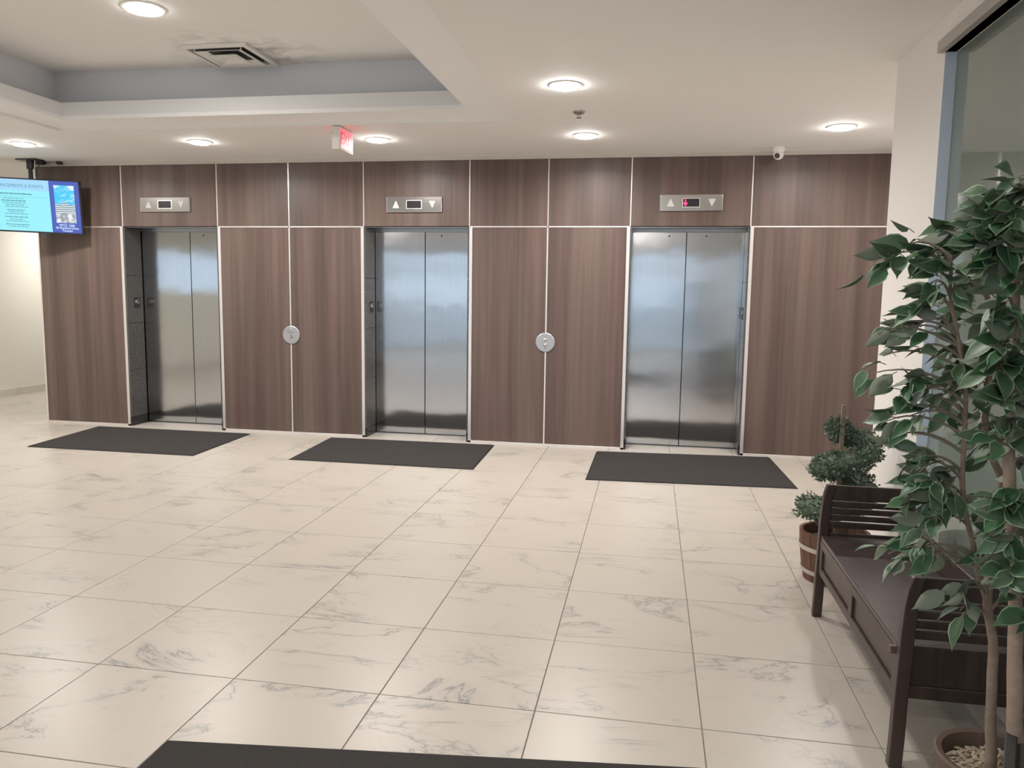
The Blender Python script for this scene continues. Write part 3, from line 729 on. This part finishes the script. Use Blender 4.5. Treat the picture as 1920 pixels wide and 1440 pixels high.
for k in range(8000):
    th = rr.uniform(-200, 552)
    c = hel(min(th, 545)); tr = .074 if th < 340 else .074 - (th-340)/200*.016
    d = Vector((rr.gauss(0, 1), rr.gauss(0, 1), rr.gauss(0, 1))).normalized()
    lump = .84 + .42*mnoise.noise(c*16 + d*1.6)
    p = c + d*tr*lump*rr.uniform(.55, 1.0)**.5
    ax = (d + Vector((rr.uniform(-.8, .8), rr.uniform(-.8, .8), rr.uniform(-.5, .9)))).normalized()
    sd = ax.cross(Vector((rr.uniform(-1, 1), rr.uniform(-1, 1), rr.uniform(-1, 1)))).normalized(); L = rr.uniform(.012, .026); wd = L*.28
    mb.add([p, p + ax*L*.5 + sd*wd, p + ax*L, p + ax*L*.5 - sd*wd], [(0, 1, 2, 3)], 1 if rr.random() < .3 else 0)
o = mb.build('foliage', [TOPI, TOPI2], tp); o['kind'] = 'stuff'

# ================================================================== FICUS TREES
def leaf_mesh(L, Wd, droop, fold, name):
    nl = 6
    prof = [0, .66, 1.0, .88, .50, .14, 0]; ss = [0, .13, .36, .56, .74, .88, 1.0]
    mb = MB(); us = [-1, -.85, 0, .85, 1]
    def pt(i, u):
        s = ss[i]; hw = prof[i]*Wd/2
        return Vector((s*L, u*hw, -droop*L*s*s + fold*abs(u)*hw))
    for side, dz in ((0, .0004), (1, -.0004)):
        idx = {}; vs = []; fs = []
        for i in range(nl+1):
            if i in (0, nl): idx[(i, 0)] = len(vs); vs.append(pt(i, 0) + Vector((0, 0, dz)))
            else:
                for j, u in enumerate(us): idx[(i, j)] = len(vs); vs.append(pt(i, u) + Vector((0, 0, dz)))
        fm = []
        for i in range(nl):
            for j in range(4):
                if i == 0: f = (idx[(0, 0)], idx[(1, j)], idx[(1, j+1)])
                elif i == nl-1: f = (idx[(i, j)], idx[(nl, 0)], idx[(i, j+1)])
                else: f = (idx[(i, j)], idx[(i+1, j)], idx[(i+1, j+1)], idx[(i, j+1)])
                fs.append(f); fm.append(1 if j in (0, 3) else 0)
        b = len(mb.v); mb.v += vs
        for f, q in zip(fs, fm):
            f = [x + b for x in f]
            mb.f.append(f if side == 0 else f[::-1]); mb.fm.append((1 if q else 0) if side == 0 else (1 if q and False else 2))
    me = bpy.data.meshes.new(name); me.from_pydata([tuple(v) for v in mb.v], [], mb.f)
    for q in (LEAFG, LEAFC, LEAFU): me.materials.append(q)
    for p, i in zip(me.polygons, mb.fm): p.material_index = i; p.use_smooth = True
    me.update(); return me
LEAVES = [leaf_mesh(.088, .044, .18, .30, 'leaf'), leaf_mesh(.080, .046, .32, .15, 'leaf'), leaf_mesh(.094, .042, .08, .42, 'leaf'), leaf_mesh(.072, .036, .25, .25, 'leaf')]
def ficus(name, base, label, stems, radii, clusters, seed, dense=1.0):
    rr = random.Random(seed)
    t = empty(name, base); tag(t, label, 'tree', 'artificial ficus trees')
    def dens(P):
        out = []
        for i in range(len(P)-1):
            p0, p1, p2, p3 = (Vector(P[max(i-1, 0)]), Vector(P[i]), Vector(P[i+1]), Vector(P[min(i+2, len(P)-1)]))
            for k in range(5):
                s = k/5
                out.append(.5*((2*p1) + (p2-p0)*s + (2*p0-5*p1+4*p2-p3)*s*s + (3*p1-p0-3*p2+p3)*s**3))
        out.append(Vector(P[-1])); return out
    allp = []
    for q, (P, (r0, r1)) in enumerate(zip(stems, radii)):
        D = dens(P); n = len(D)
        D = [p + Vector((mnoise.noise(p*9)*.004, mnoise.noise(p*9 + Vector((5, 5, 5)))*.004, 0)) for p in D]
        R = [(r0 + (r1-r0)*(i/(n-1))**.8)*(1 + .08*mnoise.noise(D[i]*30)) for i in range(n)]
        MB().tube(D, R, 12).build('trunk' if q == 0 else 'limb', BARK, t, smooth=True)
        allp += [(p, r) for p, r in zip(D, R)]
    for cx, cy, cz, n in clusters:
        br = MB(); n = int(n*dense + .5)
        c = Vector((cx, cy, cz))
        cand = [(abs((p-c).length) + (0.0 if p.z < c.z-.02 else .15) + (0 if p.z > .62 else 1), p) for p, r in allp]
        s = min(cand, key=lambda k: k[0])[1]
        mid = (s + c)/2 + Vector((rr.uniform(-.02, .02), rr.uniform(-.02, .02), .03 + .15*(s-c).length))
        P = bez(s, mid, c, 7); br.tube(P, [.0045 - .0030*i/7 for i in range(8)], 5)
        out = (c - s); out.z = 0
        out = out.normalized() if out.length > .01 else Vector((-1, 0, 0))
        for k in range(n):
            a = rr.uniform(-1.5, 1.5); o2 = Matrix.Rotation(a, 3, 'Z') @ out
            toward = Vector((-.25, -.35, 0))*rr.uniform(0, 1.1)
            d = (o2*rr.uniform(.5, 1.0) + toward + Vector((0, 0, rr.uniform(-1.0, .25)))).normalized()
            b0 = P[rr.choice((4, 5, 6, 7, 7))] + Vector((rr.gauss(0, .012), rr.gauss(0, .012), rr.gauss(0, .012)))
            b1 = b0 + d*.018 + Vector((0, 0, .006))
            br.tube([b0, b1], .0012, 4)
            nz = (Vector((-.35, -.75, .75)) + Vector((rr.gauss(0, .7), rr.gauss(0, .7), rr.gauss(0, .6)))).normalized()
            if rr.random() < .27: nz = -nz
            yv = nz.cross(d).normalized(); zv = d.cross(yv)
            M = Matrix((d, yv, zv)).transposed().to_4x4()
            sc_ = rr.uniform(.72, 1.12)
            lf = bpy.data.objects.new('leaf', rr.choice(LEAVES)); link(lf, t)
            lf.matrix_basis = Matrix.Translation(b1 - Vector(base)) @ M @ Matrix.Scale(sc_, 4)
        br.build('twig', BRANCH, t, smooth=True)
    return t

CA = [(1.751,-5.450,1.710,7), (1.811,-5.420,1.664,6), (1.709,-5.460,1.654,6), (1.715,-5.500,1.611,6), (1.738,-5.500,1.564,6), (1.689,-5.500,1.570,5), (1.851,-5.380,1.595,6), (1.677,-5.500,1.529,5), (1.631,-5.450,1.665,3), (1.592,-5.460,1.642,4), (1.565,-5.470,1.611,4), (1.656,-5.440,1.634,2), (1.674,-5.500,1.473,6), (1.630,-5.500,1.452,4), (1.594,-5.480,1.454,3), (1.565,-5.480,1.435,3), (1.582,-5.480,1.375,2), (1.558,-5.480,1.328,3), (1.727,-5.450,1.515,5), (1.807,-5.400,1.473,5), (1.879,-5.350,1.466,4), (1.660,-5.520,1.398,3), (1.781,-5.450,1.403,4), (1.844,-5.420,1.372,6), (1.661,-5.520,1.300,5), (1.723,-5.500,1.335,5), (1.769,-5.500,1.316,6), (1.866,-5.400,1.301,6), (1.625,-5.520,1.285,5), (1.696,-5.500,1.257,5), (1.783,-5.420,1.242,3), (1.646,-5.520,1.222,4), (1.618,-5.500,1.240,2), (1.597,-5.500,1.203,2), (1.581,-5.500,1.159,3), (1.613,-5.500,1.163,2), (1.845,-5.400,1.227,4), (1.914,-5.350,1.193,4), (1.873,-5.380,1.136,3), (1.664,-5.520,1.107,4), (1.707,-5.520,1.097,5), (1.754,-5.500,1.081,4), (1.801,-5.480,1.072,3), (1.691,-5.540,1.051,5), (1.732,-5.540,1.018,5), (1.779,-5.500,1.018,4), (1.678,-5.540,1.000,4), (1.654,-5.520,1.023,3), (1.820,-5.500,0.991,5), (1.897,-5.400,0.992,4), (1.711,-5.540,0.952,4), (1.769,-5.520,0.958,3), (1.625,-5.500,0.841,3), (1.662,-5.500,0.834,4), (1.691,-5.500,0.858,4), (1.732,-5.500,0.839,3), (1.771,-5.480,0.858,3), (1.871,-5.480,0.924,5), (1.904,-5.460,0.861,5), (1.805,-5.500,0.751,4), (1.826,-5.500,0.765,3), (1.816,-5.500,0.697,3), (1.934,-5.440,0.826,4)]
CB = [(1.783,-5.680,1.790,6), (1.762,-5.680,1.764,6), (1.737,-5.700,1.726,6), (1.767,-5.720,1.712,7), (1.805,-5.680,1.727,6), (1.722,-5.700,1.677,4), (1.754,-5.720,1.664,6), (1.792,-5.700,1.641,6), (1.763,-5.680,1.617,5), (1.801,-5.720,1.568,5), (1.758,-5.750,1.531,4), (1.813,-5.700,1.482,4), (1.765,-5.740,1.434,5), (1.819,-5.700,1.408,5), (1.758,-5.740,1.373,5), (1.808,-5.720,1.341,6), (1.780,-5.740,1.305,5), (1.837,-5.700,1.271,5), (1.797,-5.740,1.238,5), (1.834,-5.720,1.160,5), (1.772,-5.740,1.199,3), (1.822,-5.740,1.075,6), (1.788,-5.760,1.040,5), (1.844,-5.720,1.000,5), (1.810,-5.760,0.978,4), (1.846,-5.740,0.923,5), (1.805,-5.760,0.901,4), (1.853,-5.750,0.797,3)]
SA = [(1.947,-5.45,.20),(1.943,-5.45,.30),(1.937,-5.45,.403),(1.929,-5.45,.554),(1.913,-5.45,.646),(1.901,-5.45,.71),(1.907,-5.43,.821),(1.925,-5.40,.948),(1.94,-5.38,1.027),(1.913,-5.38,1.093),(1.888,-5.38,1.167),(1.875,-5.40,1.272),(1.879,-5.42,1.418),(1.867,-5.43,1.489),(1.838,-5.44,1.545),(1.817,-5.45,1.641),(1.82,-5.45,1.73)]
SB = [(1.901,-5.45,.71),(1.86,-5.47,.813),(1.831,-5.48,.906),(1.80,-5.50,1.012),(1.791,-5.50,1.126),(1.789,-5.50,1.254),(1.76,-5.50,1.406),(1.741,-5.48,1.53),(1.733,-5.47,1.64)]
SD = [(1.902,-5.45,.67),(1.925,-5.46,.72),(1.955,-5.47,.735),(1.985,-5.47,.74)]
SC_ = [(1.885,-5.72,.44),(1.874,-5.72,.517),(1.858,-5.72,.719),(1.845,-5.72,.863),(1.814,-5.72,1.108),(1.812,-5.70,1.232),(1.808,-5.70,1.383),(1.802,-5.70,1.531),(1.797,-5.68,1.679),(1.791,-5.66,1.79)]
# pot of the first tree
ptx, pty = 1.955, -5.455
t = empty('plant_pot', (ptx, pty, 0)); tag(t, 'round brown clay pot filled with pale wood chips', 'pot')
MB().lathe([(.0001, 0), (.105, 0), (.112, .01), (.142, .23), (.150, .235), (.152, .262), (.146, .268), (.132, .264), (.126, .235), (.118, .10), (.0001, .10)], (ptx, pty, 0), 40).build('body', POT, t, smooth=True)
mb = MB()
vs = [(ptx, pty, .228)]; fs = []; NR, NA = 6, 36
for i in range(1, NR+1):
    for k in range(NA):
        a = 2*math.pi*k/NA; r = .121*i/NR
        vs.append((ptx + r*math.cos(a), pty + r*math.sin(a), .226 - .012*(i/NR)**2 + .008*mnoise.noise(Vector((r*math.cos(a)*40, r*math.sin(a)*40, 1)))))
for k in range(NA): fs.append((0, 1+k, 1+(k+1) % NA))
for i in range(NR-1):
    for k in range(NA): fs.append((1+i*NA+k, 1+(i+1)*NA+k, 1+(i+1)*NA+(k+1) % NA, 1+i*NA+(k+1) % NA))
mb.add(vs, fs); mb.build('bark_bed', CHIPS, t, smooth=True)
mb = MB(); rr = random.Random(5)
for k in range(420):
    a = rr.uniform(0, 6.283); r = .115*math.sqrt(rr.random()); c = Vector((ptx + r*math.cos(a), pty + r*math.sin(a), .226 + rr.uniform(0, .006)))
    u = Vector((rr.uniform(-1, 1), rr.uniform(-1, 1), rr.uniform(-.4, .4))).normalized()*rr.uniform(.006, .016); v = u.cross(Vector((rr.uniform(-.4, .4), rr.uniform(-.4, .4), 1))).normalized()*rr.uniform(.002, .005); wv = u.cross(v).normalized()*.0015
    q = [c-u-v, c+u-v, c+u+v, c-u+v]
    mb.add([p-wv for p in q] + [p+wv for p in q], [(3,2,1,0), (4,5,6,7), (0,1,5,4), (1,2,6,5), (2,3,7,6), (3,0,4,7)])
o = mb.build('wood_chips', CHIPS, t); o['kind'] = 'stuff'
ficus('ficus_tree', (1.947, -5.45, .22), 'variegated artificial ficus with a slim trunk rising from the clay pot', [SA, SB, SD], [(.0155, .006), (.0095, .004), (.006, .003)], CA, 21, 1.14)
# dark planter of the second tree
pm = Matrix.Translation((1.985, -5.81, 0)) @ Matrix.Rotation(-.42, 4, 'Z')
t = empty('square_planter', (1.985, -5.81, 0)); tag(t, 'dark square planter at the right photo edge', 'planter')
def tap(h0, h1, z0, z1, M): 
    return MB(M).add([(-h0,-h0,z0),(h0,-h0,z0),(h0,h0,z0),(-h0,h0,z0),(-h1,-h1,z1),(h1,-h1,z1),(h1,h1,z1),(-h1,h1,z1)], [(3,2,1,0),(4,5,6,7),(0,1,5,4),(1,2,6,5),(2,3,7,6),(3,0,4,7)])
tap(.105, .145, 0, .462, pm).build('body', PLANT2, t, bevel=.004)
mb = MB(pm)
for a, b, c, d in ((-.155, .155, -.155, -.13), (-.155, .155, .13, .155), (-.155, -.13, -.13, .13), (.13, .155, -.13, .13)): mb.box(a, b, c, d, .455, .485)
mb.build('rim', PLANT2, t, bevel=.003)
for sx, sy in ((-1, -1), (1, -1), (-1, 1), (1, 1)):
    MB(pm).add([(sx*(.108+dx), sy*(.108+dy), 0) for dx, dy in ((-.012,-.012),(.002,-.012),(.002,.002),(-.012,.002))] + [(sx*(.147+dx), sy*(.147+dy), .455) for dx, dy in ((-.012,-.012),(.002,-.012),(.002,.002),(-.012,.002))], [(3,2,1,0),(4,5,6,7),(0,1,5,4),(1,2,6,5),(2,3,7,6),(3,0,4,7)]).build('corner_post', BARK, t)
MB(pm).box(-.13, .13, -.13, .13, .40, .468).build('soil', SOIL, t)
ficus('ficus_tree', (1.885, -5.72, .46), 'variegated artificial ficus with a thick straight trunk at the right photo edge', [SC_], [(.0205, .007)], CB, 22, 1.9)
